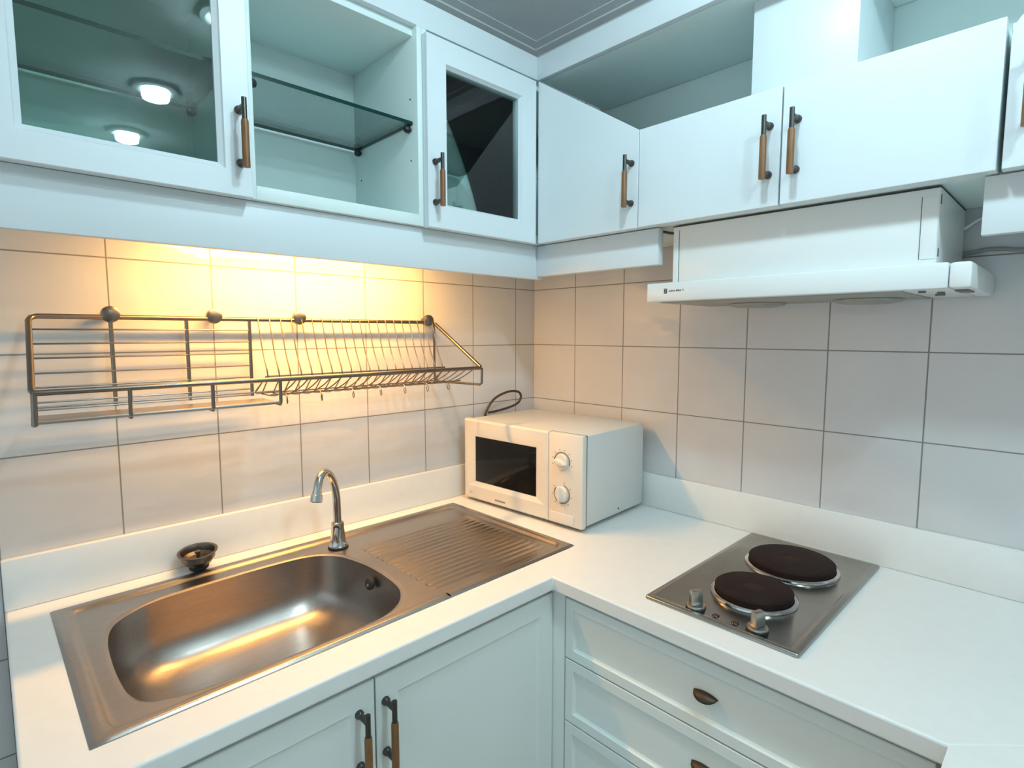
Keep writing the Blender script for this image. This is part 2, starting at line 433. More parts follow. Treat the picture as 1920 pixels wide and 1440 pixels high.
cF = thing('wall_cabinet', 'white wall cabinet with rounded door corner at the right edge of the photo', 'cabinet', (-.003, -1.328, ZU0))
bm = B()
add_box(bm, (1.3265, N0, ZU0), (1.340, NC, .318), FR, .0008); add_box(bm, (1.90, N0, ZU0), (1.915, NC, .318), FR, .0008)
add_box(bm, (1.340, N0, ZU0), (1.90, NC, ZU0 + .016), FR, .0008); add_box(bm, (1.340, N0, .302), (1.90, NC, .318), FR, .0008)
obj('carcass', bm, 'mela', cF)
arc = [(1.328 + .045 - .045*math.cos(t), .290 + .045*math.sin(t)) for t in [PI/2*i/8 for i in range(9)]]
bm = B(); add_prism(bm, [(1.328, .0955)] + arc + [(1.66, .335), (1.66, .0955)], FR, NC + .001, ND, .0012)
dF = obj('door', bm, 'lacq', cF, 20); bar_pull(FR, 1.355, ND, .1475, dF)
bm = B(); add_box(bm, (1.663, NC + .001, .0955), (1.915, ND, .335), FR, .0015); obj('door', bm, 'lacq', cF, 20)

# niche above the low doors: top board and the boxed-in hood duct
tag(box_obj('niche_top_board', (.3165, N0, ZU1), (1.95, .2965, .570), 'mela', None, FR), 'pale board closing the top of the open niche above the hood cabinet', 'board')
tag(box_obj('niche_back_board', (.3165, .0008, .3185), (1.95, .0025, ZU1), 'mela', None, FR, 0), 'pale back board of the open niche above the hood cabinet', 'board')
tag(box_obj('duct_box', (.895, N0, .3185), (1.098, .250, ZU1 - .0005), 'lacq', None, FR, .001), 'white boxed duct standing in the open niche above the hood cabinet doors', 'duct box')

# ------------------------------------------------------------------ extractor hood
hd = thing('extractor_hood', 'white slimline extractor hood under the two flat cabinet doors', 'extractor hood', (-.003, -.99, -.082))
bm = B(); add_box(bm, (.736, .012, -.038), (1.2465, .285, .0955), FR, .002)
body = obj('hood_body', bm, 'hood', hd)
for a, b in (((.7385, .2852, -.036), (.7515, .2864, .084)), ((1.2215, .2852, -.028), (1.2450, .2864, .078))):
    bm = B(); add_box(bm, a, b, FR, .0004); obj('side_strip', bm, 'hood', hd)
bm = B()
for v0, v1, z0, z1 in ((.7517, .7525, -.036, .084), (1.2205, 1.2213, -.028, .08), (.736, 1.2465, .0925, .0955)): add_box(bm, (v0, .2845, z0), (v1, .2856, z1), FR)
for z0, z1 in ((.066, .082), (-.024, -.010)): add_box(bm, (1.2455, .272, z0), (1.2470, .279, z1), FR)
add_box(bm, (1.2455, .015, .0925), (1.2470, .283, .0955), FR)
s = obj('panel_gap', bm, 'dark', hd); s['label'] = 'dark gap lines and slots'
bm = B(); add_box(bm, (.682, .004, -.082), (1.268, .310, -.038), FR, .003); obj('visor', bm, 'hood', hd)
bm = B(); add_box(bm, (1.2685, .004, -.0825), (1.300, .309, -.0385), FR, .006); obj('visor_end_cap', bm, 'hood', hd)
bm = B(); add_box(bm, (.705, .02, -.0845), (1.20, .285, -.0818), FR, .001); fl = obj('grease_filter', bm, 'filt', hd)
for v in (.86, 1.10):
    bm = B(); add_lathe(bm, [(0, -.0105), (.045, -.0095), (.062, -.006), (.066, -.001)], FR(v, .09, -.0845), zoff=0, cap=False, seg=32)
    l = obj('lamp_lens', bm, 'filt', hd)
for v, n, r in ((1.225, .26, .006), (1.245, .21, .006), (1.235, .15, .008)):
    bm = B(); add_lathe(bm, [(0, -.004), (r, -.004), (r, 0)], FR(v, n, -.0818), zoff=0, cap=False, seg=16); obj('switch_button', bm, 'print', hd)
bm = B(); add_box(bm, (1.272, .20, -.0855), (1.292, .265, -.0824), FR, .001); obj('slide_switch', bm, 'print', hd)
bm = B(); add_box(bm, (.7295, .3099, -.064), (.7375, .3106, -.0525), FR, .0002)
e = obj('emblem', bm, 'black', hd)
bm = B(); add_tube(bm, [FR(.7312, .3106, -.0550), FR(.7358, .3106, -.0550), FR(.7315, .3106, -.0612), FR(.7360, .3106, -.0612)], .0006, 6, zoff=0); obj('emblem_mark', bm, 'hood', hd)
bm = B(); v = .7425
for w, hh in ((.0035, .003), (.003, .004), (.0035, .0038), (.003, .003), (.0042, .0045), (.0035, .004), (.003, .0035)):
    add_box(bm, (v, .3099, -.0600), (v + w, .3105, -.0600 + hh*.55), FR); add_box(bm, (v + w*.3, .3099, -.0592), (v + w, .3105, -.0600 + hh), FR); v += w + .0011
    if abs(v - .760) < .003: v += .001
add_box(bm, (v + .002, .3099, -.0570), (v + .0045, .3105, -.0555), FR); add_box(bm, (v + .004, .3099, -.0595), (v + .0055, .3105, -.0565), FR)
obj('lettering', bm, 'print', hd)
bm = B(); add_tube(bm, smooth_path([FR(.742, .282, .0785), FR(.722, .281, .0830), FR(.706, .277, .0880), FR(.694, .262, .0915)], 5), .0032, 8, zoff=0); obj('power_cord', bm, 'cord', hd)
bm = B(); add_tube(bm, smooth_path([FR(1.246, .018, .055), FR(1.256, .012, .064), FR(1.27, .008, .074), FR(1.30, .007, .082)], 6), .003, 8, zoff=0); obj('thin_cable', bm, 'hood', hd)
cb = B(); add_tube(cb, smooth_path([FR(1.248, .010, .006), FR(1.268, .012, .008), FR(1.285, .008, .0115), FR(1.31, .006, .0105), FR(1.34, .006, .0055), FR(1.42, .006, .002), FR(1.6, .006, .004)], 6), .0042, 8, zoff=0)
tag(obj('wall_cable', cb, 'greywire'), 'grey cable running along the tiles right of the hood', 'cable')

# ------------------------------------------------------------------ worktop
ZT, TT = -.700, .033
X0, XI, YI, YE = -1.4955, -.607, -.646, -1.346
HX0, HX1, HY0, HY1 = -1.4185, -.448, -.5615, -.0795
def slab(bm, polys, z0, z1):
    vt, vb, cnt = {}, {}, {}
    key = lambda p: (round(p[0], 5), round(p[1], 5))
    for pl in polys:
        for p in pl:
            k = key(p)
            if k not in vt: vt[k] = bm.verts.new(FW(p[0], p[1], z1)); vb[k] = bm.verts.new(FW(p[0], p[1], z0))
        bm.faces.new([vt[key(p)] for p in pl]); bm.faces.new([vb[key(p)] for p in pl][::-1])
        for i in range(len(pl)):
            a, b = key(pl[i]), key(pl[(i+1) % len(pl)]); e = tuple(sorted((a, b)))
            cnt.setdefault(e, []).append((a, b))
    for e, l in cnt.items():
        if len(l) == 1: a, b = l[0]; bm.faces.new((vt[a], vt[b], vb[b], vb[a]))
    bmesh.ops.recalc_face_normals(bm, faces=bm.faces)
wt = thing('worktop', 'white laminate worktop turning the corner under sink, microwave and hob', 'worktop', (-.6, -.3, ZT - TT))
xs = [X0, HX0, XI, HX1, -.0005]; ys = [-.0005, HY1, HY0, YI]
polys = []
for i in range(4):
    for j in range(3):
        if j == 1 and i in (1, 2): continue
        polys.append([(xs[i], ys[j]), (xs[i+1], ys[j]), (xs[i+1], ys[j+1]), (xs[i], ys[j+1])])
for i in (2, 3): polys.append([(xs[i], YI), (xs[i+1], YI), (xs[i+1], YE), (xs[i], YE)])
dg = YE - (HX1 - XI); de = YE - (-.0005 - XI)
polys += [[(XI, YE), (HX1, YE), (HX1, dg)], [(HX1, YE), (-.0005, YE), (-.0005, de), (HX1, dg)]]
bm = B(); slab(bm, polys, ZT - TT, ZT); o = obj('worktop_slab', bm, 'top', wt)
mod = o.modifiers.new('bevel', 'BEVEL'); mod.width = .004; mod.segments = 3; mod.limit_method = 'ANGLE'; mod.angle_limit = math.radians(60)
bm = B(); slab(bm, [[(XI - .0008, YE - .0008), (-.0005, de - .0012), (-1.02, de - .0012), (-1.02, YE - .0008)]], ZT - TT, ZT - .0002)
o = obj('worktop_return', bm, 'top', wt); o['label'] = 'return leg beyond a mitred joint'
bm = B(); add_box(bm, (X0, -.0165, ZT), (-.0005, -.0005, -.597), FW, .003); obj('upstand', bm, 'top', wt)
bm = B(); add_box(bm, (-.0135, -1.95, ZT), (-.0005, -.017, -.595), FW, .003); obj('upstand', bm, 'top', wt)

# ------------------------------------------------------------------ base cabinets
ZK = -1.50                                                 # top of plinth
bA = thing('base_cabinet', 'pale base cabinet with two panelled doors under the sink', 'cabinet', (X0, -.61, -ZB))
bm = B()
y0, y1 = -.612, -.02
add_box(bm, (X0, y0, ZK), (X0 + .016, y1, ZT - TT - .001), FW, .0008); add_box(bm, (-.585, y0, ZK), (-.569, y1, ZT - TT - .001), FW, .0008)
add_box(bm, (X0 + .016, y0, ZK), (-.585, y1, ZK + .016), FW, .0008)
add_box(bm, (X0 + .016, y0, -.80), (-.585, y0 + .016, ZT - TT - .001), FW, .0008)
add_box(bm, (X0 + .02, -.56, -ZB), (-.569, -.545, ZK), FW)
obj('carcass', bm, 'base', bA)
for a, b, hu in ((X0 + .001, -1.0462, -1.076), (-1.0432, -.5885, -1.0255)):
    d = frame_door(FL, a, b, -1.497, -.7475, .613, .631, .043, 'base', bA, recess=.006, bead=.006)
    bar_pull(FL, hu, .631, -.7825 - .120, d)

tag(box_obj('corner_post', (-.5875, -.6655, -ZB), (-.569, -.6135, ZT - TT - .001), 'base', None), 'narrow pale filler post between sink doors and drawers', 'post')

bD = thing('drawer_cabinet', 'pale base cabinet with a stack of drawers below the hob', 'cabinet', (-.57, -1.0, -ZB))
bm = B()
add_box(bm, (-.566, -.684, ZK), (-.02, -.668, ZT - TT - .001), FW, .0008); add_box(bm, (-.566, -1.334, ZK), (-.02, -1.318, ZT - TT - .001), FW, .0008)
add_box(bm, (-.566, -1.318, ZK), (-.02, -.684, ZK + .016), FW, .0008); add_box(bm, (-.566, -1.318, -.751), (-.53, -.684, ZT - TT - .001), FW, .0008)
add_box(bm, (-.52, -1.334, -ZB), (-.505, -.668, ZK), FW)
obj('carcass', bm, 'base', bD)
zs = [-.7455, -.8865, -1.0365, -1.1865, -1.3365, -1.4975]
for a, b in zip(zs[1:], zs):
    d = frame_door(FR, .6695, 1.3335, a + .0025, b, .567, .590, .022, 'base', bD, name='drawer_front', recess=.006, bead=.006)
    zc = b - .057
    bm = B()                                                # shell shaped cup pull, open below
    nu, nv = 14, 7; rows = []
    for i in range(nu + 1):
        s = -1 + 2*i/nu; w = .024; row = []
        prof = max(0.0, 1 - abs(s)**2.2)
        for j in range(nv + 1):
            t = PI/2*j/nv
            row.append(bm.verts.new(FR(1.0005 + s*w, .584 + .0015 + .018*prof**.6*math.sin(t), zc - .009 + .005*prof - .013*prof**.8 + .013*prof**.8*math.cos(t))))
        rows.append(row)
    for i in range(nu):
        for j in range(nv):
            bm.faces.new((rows[i][j], rows[i+1][j], rows[i+1][j+1], rows[i][j+1]))
    bmesh.ops.remove_doubles(bm, verts=bm.verts, dist=1e-5)
    bmesh.ops.recalc_face_normals(bm, faces=bm.faces)
    c = obj('cup_pull', bm, 'cup', d)
    sm = c.modifiers.new('thickness', 'SOLIDIFY'); sm.thickness = .0015
bR = thing('base_cabinet', 'pale base cabinet under the return worktop at lower right', 'cabinet', (-.8, -1.7, -ZB))
bm = B(); add_box(bm, (-1.0, -1.93, -ZB), (-.03, -1.372, ZT - TT - .001), FW, .001); obj('carcass', bm, 'base', bR)
box_obj('door', (-.98, -1.371, -1.497), (-.64, -1.362, -.7475), 'base', bR)

# ------------------------------------------------------------------ sink
SW, SD = .995, .497
sk = thing('inset_sink', 'stainless steel sink with large bowl and ribbed drainer set into the worktop', 'sink', (-.932, -.3195, ZT))
def rrect(x0, x1, y0, y1, x, y, r):                         # signed distance, negative inside
    cx, cy = (x0+x1)/2, (y0+y1)/2; hx, hy = (x1-x0)/2 - r, (y1-y0)/2 - r
    qx, qy = abs(x-cx) - hx, abs(y-cy) - hy
    return math.hypot(max(qx, 0), max(qy, 0)) + min(max(qx, qy), 0) - r
def sst(a, b, x):
    t = min(1, max(0, (x-a)/(b-a))); return t*t*(3-2*t)
sx0, sx1, sy0, sy1 = -SW/2, SW/2, -SD/2, SD/2              # local sink frame
def surf(x, y):
    edge = -rrect(sx0, sx1, sy0, sy1, x, y, .001)
    h = .0008 + .0042*sst(0, .006, edge)
    din = rrect(sx0 + .026, sx1 - .028, sy0 + .022, sy1 - .026, x, y, .02)
    h -= .0070*(1 - sst(-.007, .008, din))
    if x > .06:
        m = 1 - sst(-.012, .004, rrect(.095, sx1 - .055, sy0 + .042, sy1 - .115, x, y, .012))
        h += m*(.0026*(.5 + .5*math.cos(2*PI*y/.0205)) - .0012)
    return h
loc = lambda X, Y: (X + .932, Y + .3195)
_c, _s = math.cos(math.radians(-.6)), math.sin(math.radians(-.6))
loc = lambda X, Y: (_c*(X + .932) - _s*(Y + .3195), _s*(X + .932) + _c*(Y + .3195))
out = [loc(*p) for p in [(-1.366, -.265), (-1.349, -.2075), (-1.3105, -.1700), (-1.2577, -.150), (-1.150, -.1420), (-1.040, -.1400), (-.950, -.1500), (-.899, -.1895), (-.8756, -.2675), (-.8695, -.3432), (-.876, -.4300), (-.8948, -.4773), (-.9286, -.5120), (-.9856, -.5315), (-1.1085, -.5345), (-1.2131, -.5335), (-1.2850, -.5280), (-1.325, -.5180), (-1.352, -.5010), (-1.3665, -.4680), (-1.371, -.4200), (-1.3715, -.3500)]]
out = [(p[0], p[1]) for p in smooth_path([(a, b, 0) for a, b in out], 6, True)]
bc = (-.188, -.018); XS = .10                                # bowl centre, seam towards the drainer
def ray_rect(dx, dy, x0, x1, y0, y1):
    ts = []
    if dx > 1e-9: ts.append((x1-bc[0])/dx)
    if dx < -1e-9: ts.append((x0-bc[0])/dx)
    if dy > 1e-9: ts.append((y1-bc[1])/dy)
    if dy < -1e-9: ts.append((y0-bc[1])/dy)
    t = min(ts); return bc[0] + dx*t, bc[1] + dy*t
ang = sorted([(math.atan2(p[1]-bc[1], p[0]-bc[0]), p) for p in out])
def out_at(a):                                              # outline radius at an angle
    n = len(ang)
    for i in range(n):
        a0, p0 = ang[i]; a1, p1 = ang[(i+1) % n]
        aa = a
        if i == n-1:
            a1 += 2*PI
            if aa < a0: aa += 2*PI
        if a0 <= aa <= a1:
            t = (aa-a0)/max(1e-9, a1-a0); return (p0[0] + (p1[0]-p0[0])*t, p0[1] + (p1[1]-p0[1])*t)
    return ang[0][1]
dirs = [-PI + 2*PI*i/168 for i in range(168)]
for cx, cy in ((sx0, sy0), (XS, sy0), (XS, sy1), (sx0, sy1)): dirs.append(math.atan2(cy-bc[1], cx-bc[0]))
dirs = sorted(set(round(a, 6) for a in dirs))
rings = []
ns = 26
for k in range(ns + 1):                                     # flat rim, from the outer edge in to the bowl
    t = 1 - k/ns; t = 1 - (1-t)**1.0
    row = []
    for a in dirs:
        p = out_at(a); q = ray_rect(math.cos(a), math.sin(a), sx0, XS, sy0, sy1)
        x, y = p[0] + (q[0]-p[0])*t, p[1] + (q[1]-p[1])*t
        lip = -.003*(1 - sst(0, .007, math.hypot(x-p[0], y-p[1])))
        row.append((x, y, surf(x, y) + lip))
    rings.append(row)
DEP, SN = .152, 4.6
zr = -.0052
for k in range(1, 31):
    th = PI/2*k/30
    s = math.cos(th)**(2/SN) if k < 30 else 0.0; d = math.sin(th)**(2/SN)
    s = max(s, 0.02) * (1 - .03*d)
    rings.append([(bc[0] + (out_at(a)[0]-bc[0])*s, bc[1] + (out_at(a)[1]-bc[1])*s, zr - DEP*d) for a in dirs])
bm = B(); o = Vector(FW(-.932, -.3195, ZT))
vr = [[bm.verts.new(o + Vector(p)) for p in row] for row in rings]
nd = len(dirs)
for R0, R1 in zip(vr, vr[1:]):
    for i in range(nd): bm.faces.new((R0[i], R0[(i+1) % nd], R1[(i+1) % nd], R1[i]))
bm.faces.new(vr[-1])
nx, ny = 110, 240                                           # ribbed drainer
gr = [[bm.verts.new(o + Vector((XS + (sx1-XS)*i/nx, sy0 + SD*j/ny, surf(XS + (sx1-XS)*i/nx, sy0 + SD*j/ny)))) for j in range(ny+1)] for i in range(nx+1)]
for i in range(nx):
    for j in range(ny): bm.faces.new((gr[i][j], gr[i+1][j], gr[i+1][j+1], gr[i][j+1]))
bmesh.ops.recalc_face_normals(bm, faces=bm.faces)
obj('sink_body', bm, 'steel', sk, 60)
bm = B(); add_lathe(bm, [(.030, .0005), (.034, .003), (.042, .003), (.045, .0)], (-.99, -.335, ZT - .1555), cap=False, seg=36); obj('drain_ring', bm, 'chrome', sk)
bm = B(); add_lathe(bm, [(0, -.001), (.030, .0008)], (-.99, -.335, ZT - .1555), cap=False, seg=36); obj('drain_hole', bm, 'dark', sk)
bm = B(); add_lathe(bm, [(0, .004), (.010, .004), (.0135, .002), (.0135, -.004)], (-.8825, -.325, ZT - .036), axis=(-1, -.15, .12), cap=False, seg=20); obj('overflow', bm, 'dark', sk)
bm = B(); add_lathe(bm, [(0, .0055), (.004, .0055), (.0045, .003)], (-.8825, -.325, ZT - .038), axis=(-1, -.15, .12), cap=False, seg=14); obj('overflow_screw', bm, 'chrome', sk)
sk.rotation_euler = (0, 0, math.radians(.6))

# ------------------------------------------------------------------ tap
tp = thing('tap', 'chrome swan-neck tap standing behind the sink bowl', 'tap', (-.870, -.147, ZT + .003))
c = (-.870, -.147, ZT)
bm = B(); add_lathe(bm, [(0, .0), (.0235, 0), (.0235, .004), (.0220, .006), (.0195, .016), (.0170, .034), (.0158, .050), (.0158, .062), (.0130, .0645), (.0, .0645)], c, seg=28); obj('tap_body', bm, 'chrome', tp)
bm = B(); add_lathe(bm, [(.0, 0), (.025, 0), (.025, .003), (0, .003)], (c[0], c[1], ZT - .0012), seg=28); obj('gasket', bm, 'rubber', tp)
dd = math.radians(218); ux, uy = math.cos(dd), math.sin(dd)
sp = smooth_path([(c[0] + ux*s, c[1] + uy*s, ZT + z) for s, z in ((0, .055), (0, .09), (.002, .13), (.013, .165), (.035, .194), (.062, .208), (.084, .200), (.0955, .180), (.101, .160))], 7)
bm = B(); add_tube(bm, sp, .0098, 16); obj('spout', bm, 'chrome', tp)
e0 = Vector((c[0] + ux*.0985, c[1] + uy*.0985, ZT + .172)); ax = Vector((ux*.25, uy*.25, -1)).normalized()
bm = B(); add_lathe(bm, [(.0, 0), (.0110, 0), (.0112, .008), (.0135, .0095), (.0138, .024), (.012, .026), (0, .024)], e0, axis=ax, seg=24); nz = obj('aerator', bm, 'chrome', tp)
bm = B()
lv = Vector((-.55, -.83, 0)).normalized()
p0 = Vector((c[0], c[1], ZT + .054))
add_lathe(bm, [(0, .008), (.0085, .008), (.0095, .017), (.0085, .022), (0, .0225)], p0, axis=lv, seg=20)
add_tube(bm, [tuple(p0 + lv*.018), tuple(p0 + lv*.023 + Vector((0, 0, -.016))), tuple(p0 + lv*.026 + Vector((.002, 0, -.036)))], [.006, .0055, .004], 12)
obj('lever', bm, 'chrome', tp)

# ------------------------------------------------------------------ basket strainer
st = thing('sink_strainer', 'metal basket strainer plug standing on the worktop behind the bowl', 'strainer', (-1.166, -.0545, ZT))
c = (-1.166, -.0575, ZT + .0027)
tl = Vector((-.06, -.10, 1)).normalized()
bm = B(); add_lathe(bm, [(.0, .010), (.018, .010), (.027, .017), (.033, .027), (.0345, .028), (.035, .040), (.0405, .0425), (.041, .0445), (.0355, .0445), (.0335, .041), (.032, .030), (.026, .024), (0, .023)], c, axis=tl, seg=40); obj('basket', bm, 'oldmetal', st)
bm = B(); add_lathe(bm, [(0, .0), (.016, 0), (.020, .004), (.021, .009), (.017, .0125), (0, .0125)], c, axis=tl, seg=30); obj('rubber_stopper', bm, 'rubber', st)
bm = B(); add_lathe(bm, [(0, .026), (.004, .026), (.004, .038), (.0065, .040), (.0065, .044), (0, .045)], c, axis=tl, seg=16); obj('knob', bm, 'oldmetal', st)

# ------------------------------------------------------------------ hob
hb = thing('electric_hob', 'two-plate electric hob with steel top set on the white worktop', 'hob', (-.285, -.9915, ZT))
def rr_ring(x0, x1, y0, y1, ins, r, z, k=6):
    pts = []
    for cx, cy, a0 in ((x1-r, y1-r, 0), (x0+r, y1-r, PI/2), (x0+r, y0+r, PI), (x1-r, y0+r, 3*PI/2)):
        for i in range(k+1):
            a = a0 + PI/2*i/k; rr = max(r - ins, .0005)
            sx = cx + (0 if r >= ins else (-(ins-r) if cx > (x0+x1)/2 else (ins-r)))
            sy = cy + (0 if r >= ins else (-(ins-r) if cy > (y0+y1)/2 else (ins-r)))
            pts.append((sx + rr*math.cos(a), sy + rr*math.sin(a), z))
    return pts
def add_loft(bm, rings, cap=True):
    vr = [[bm.verts.new(FW(*p)) for p in r] for r in rings]; n = len(vr[0])
    for a, b in zip(vr, vr[1:]):
        for i in range(n): bm.faces.new((a[i], a[(i+1) % n], b[(i+1) % n], b[i]))
    if cap: bm.faces.new(vr[-1]); bm.faces.new(vr[0])
    bmesh.ops.recalc_face_normals(bm, faces=bm.faces)
bm = B(); hr = (-.545, -.024, -1.1400, -.8430)
add_loft(bm, [rr_ring(*hr, i, .006, ZT + z) for i, z in ((0, .0003), (0, .004), (.0015, .0062), (.004, .0072), (.0115, .0072), (.0145, .0064), (.0195, .0040))])
obj('hob_top', bm, 'hobsteel', hb, 40)
for nm, cx, cy, r in (('hotplate', -.174, -.997, .090), ('hotplate', -.380, -.996, .0745)):
    bm = B(); add_lathe(bm, [(r - .004, .0005), (r + .0095, .0005), (r + .0085, .004), (r + .005, .0066), (r + .001, .0068), (r - .002, .005)], (cx, cy, ZT + .004), cap=False, seg=64)
    ring = obj('trim_ring', bm, 'chrome', hb)
    bm = B(); add_lathe(bm, [(0, .0192), (.018, .0192), (.019, .0200), (r - .006, .0200), (r - .003, .0192), (r - .0015, .017), (r + .0005, .0165), (r + .0005, .0105), (r - .001, .004)], (cx, cy, ZT + .004), cap=False, seg=64)
    pl = obj('hotplate', bm, 'iron', hb)
    bm = B(); add_lathe(bm, [(0, .0195), (.0175, .0195)], (cx, cy, ZT + .004), cap=False, seg=32); obj('plate_centre', bm, 'ironc', pl)
for cx, cy, ra in ((-.514, -.9395, -35), (-.510, -1.0575, -20)):
    bm = B()
    add_lathe(bm, [(.0, .0), (.0190, 0), (.0190, .004), (.0, .004)], (cx, cy, ZT + .0042), seg=32); sk2 = obj('knob_skirt', bm, 'rubber', hb)
    bm = B(); add_lathe(bm, [(.0, .004), (.0185, .004), (.0185, .0065), (.0175, .008), (0, .008)], (cx, cy, ZT + .0042), seg=32)
    R = Matrix.Rotation(math.radians(ra), 4, 'Z'); b2 = B()
    add_box(b2, (-.0120, -.0075, .008), (.0120, .0075, .036), lambda x, y, z: (x*(1 if z < .02 else .92), y*(1 if z < .02 else .8), z), .0015)
    bmesh.ops.transform(b2, matrix=Matrix.Translation(FW(cx, cy, ZT + .0042)) @ R, verts=b2.verts)
    tmp = bpy.data.meshes.new('tmp'); b2.to_mesh(tmp); b2.free(); bm.from_mesh(tmp); bpy.data.meshes.remove(tmp)
    obj('knob', bm, 'satin', hb)
for cx, cy in ((-.515, -.981), (-.515, -1.0185)):
    bm = B(); add_lathe(bm, [(0, .0022), (.005, .002), (.0068, .0005), (.0072, 0)], (cx, cy, ZT + .0042), cap=False, seg=20); l = obj('indicator_lamp', bm, 'lampred', hb); l['label'] = 'dark red indicator lamp'

# ------------------------------------------------------------------ microwave
mw = thing('microwave_oven', 'white microwave oven with two dials standing in the tiled corner', 'microwave', (-.20, -.28, ZT))
th = math.radians(3.0)
MU = Vector((math.sin(th), -math.cos(th), 0)); MN = Vector((-math.cos(th), -math.sin(th), 0)); MO = Vector((-.382, -.0545, -.690 + ZB))
def FM(u, n, z): v = MO + MU*u + MN*n; return (v.x, v.y, MO.z + z)
MWW, MWH, MWD = .473, .258, .325
bm = B(); add_box(bm, (.004, -MWD, .002), (MWW - .004, -.020, MWH - .002), FM, .006); obj('body', bm, 'mbody', mw)
bm = B(); add_box(bm, (.0030, -.0246, .0012), (MWW - .0030, -.0222, MWH - .0012), FM); obj('panel_gap', bm, 'dark', mw)
bm = B(); add_box(bm, (.354, -.022, .0), (MWW, 0.0, MWH), FM, .006); cp = obj('control_panel', bm, 'mwhite', mw)
# door: rounded front with sunk bevelled frame around the window
bm = B()
def mr(i, n, a=None):
    u0, u1, z0, z1 = a or (0.0, .3535, 0.0, MWH); return [FM(u0+i, n, z0+i), FM(u1-i, n, z0+i), FM(u1-i, n, z1-i), FM(u0+i, n, z1-i)]
win = (.047, .303, .058, .204); wide = (.022, .338, .043, .226)
R = [mr(0, -.022), mr(0, -.006), mr(.002, -.002), mr(.006, 0), mr(0, 0.0005, wide), mr(0, -.008, win)]
vr = [[bm.verts.new(p) for p in r] for r in R]; fs = []
for a, b in zip(vr, vr[1:]):
    for k in range(4): fs.append(bm.faces.new((a[k], a[(k+1) % 4], b[(k+1) % 4], b[k])))
fs += [bm.faces.new(vr[-1]), bm.faces.new(vr[0])]
bmesh.ops.recalc_face_normals(bm, faces=fs); dr = obj('door', bm, 'mwhite', mw, 25)
bm = B(); add_box(bm, (.0475, -.0078, .0585), (.3025, -.0065, .2035), FM, .0004); obj('door_window', bm, 'mwin', dr)
bm = B()
for i in range(6): add_box(bm, (.142 + i*.0075, .0004, .0135), (.1475 + i*.0075, .0009, .0165), FM); add_box(bm, (.142 + i*.0075, .0004, .0175), (.1465 + i*.0075, .0009, .0185), FM)
obj('lettering', bm, 'print', dr)
bm = B(); add_box(bm, (.026, .0003, .024), (.031, .0007, .0255), FM); add_box(bm, (.029, .0003, .018), (.034, .0007, .0215), FM); add_box(bm, (.036, .0003, .019), (.040, .0007, .0205), FM); obj('lettering', bm, 'greywire', dr)
def dial(zc, tilt, a0, a1):
    uc = .4035
    bm = B(); add_tube(bm, [FM(uc + .0265*math.cos(a), .0008, zc + .0265*math.sin(a)) for a in [a0 + (a1-a0)*i/40 for i in range(41)]], .0013, 6, zoff=0)
    for i in range(8):
        a = a0 + (a1-a0)*i/7; add_box(bm, (uc + .0335*math.cos(a) - .0018, .0004, zc + .0335*math.sin(a) - .0008), (uc + .0335*math.cos(a) + .0018, .0008, zc + .0335*math.sin(a) + .0008), FM)
    obj('dial_scale', bm, 'print', cp)
    bm = B(); add_lathe(bm, [(.0225, -.001), (.0225, .003), (.021, .006), (.0195, .0075), (0, .008)], FM(uc, 0, zc), axis=MN, zoff=0, seg=36, cap=False)
    pts = []
    for i in range(9):                                       # lens shaped grip
        s = -1 + 2*i/8; pts.append((s*.0215, .0072*(1-s*s)**.7 + .0006))
    pts = pts + [(a, -b) for a, b in pts[::-1]]
    ca, sa = math.cos(tilt), math.sin(tilt)
    lo = [bm.verts.new(FM(uc + a*ca - b*sa, .007, zc + a*sa + b*ca)) for a, b in pts]
    hi = [bm.verts.new(FM(uc + (a*ca - b*.55*sa)*.93, .019, zc + (a*sa + b*.55*ca)*.93)) for a, b in pts]
    k = len(pts); fs = [bm.faces.new(hi)]
    for i in range(k): fs.append(bm.faces.new((lo[i], lo[(i+1) % k], hi[(i+1) % k], hi[i])))
    bmesh.ops.recalc_face_normals(bm, faces=fs)
    obj('dial', bm, 'mwhite', cp)
dial(.179, math.radians(-14), math.radians(-15), math.radians(195))
dial(.088, math.radians(97), math.radians(-215), math.radians(75))
bm = B(); add_box(bm, (.361, -.002, .0055), (.446, .003, .0345), FM, .0022); obj('door_button', bm, 'mwhite', cp)
bm = B(); add_lathe(bm, [(0, .0012), (.0028, .0010), (.003, 0)], FM(MWW - .004, -.185, .018), axis=MU, zoff=0, seg=14, cap=False); obj('screw', bm, 'black', mw)
for u in (.04, .43):
    for n in (-.05, -.29):
        bm = B(); add_lathe(bm, [(0, -.0098), (.010, -.0098), (.012, .003), (0, .003)], FM(u, n, 0), zoff=0, seg=18); obj('foot', bm, 'rubber', mw)
bm = B(); add_tube(bm, smooth_path([(-.262, -.028, -.55), (-.268, -.030, -.46), (-.268, -.033, -.4265), (-.2316, -.034, -.384), (-.1684, -.034, -.3640), (-.118, -.034, -.3665), (-.1015, -.034, -.3850), (-.118, -.034, -.4080), (-.168, -.034, -.4205), (-.225, -.036, -.4265), (-.262, -.040, -.4275)], 7), .0042, 10)
obj('power_cord', bm, 'cord', mw)

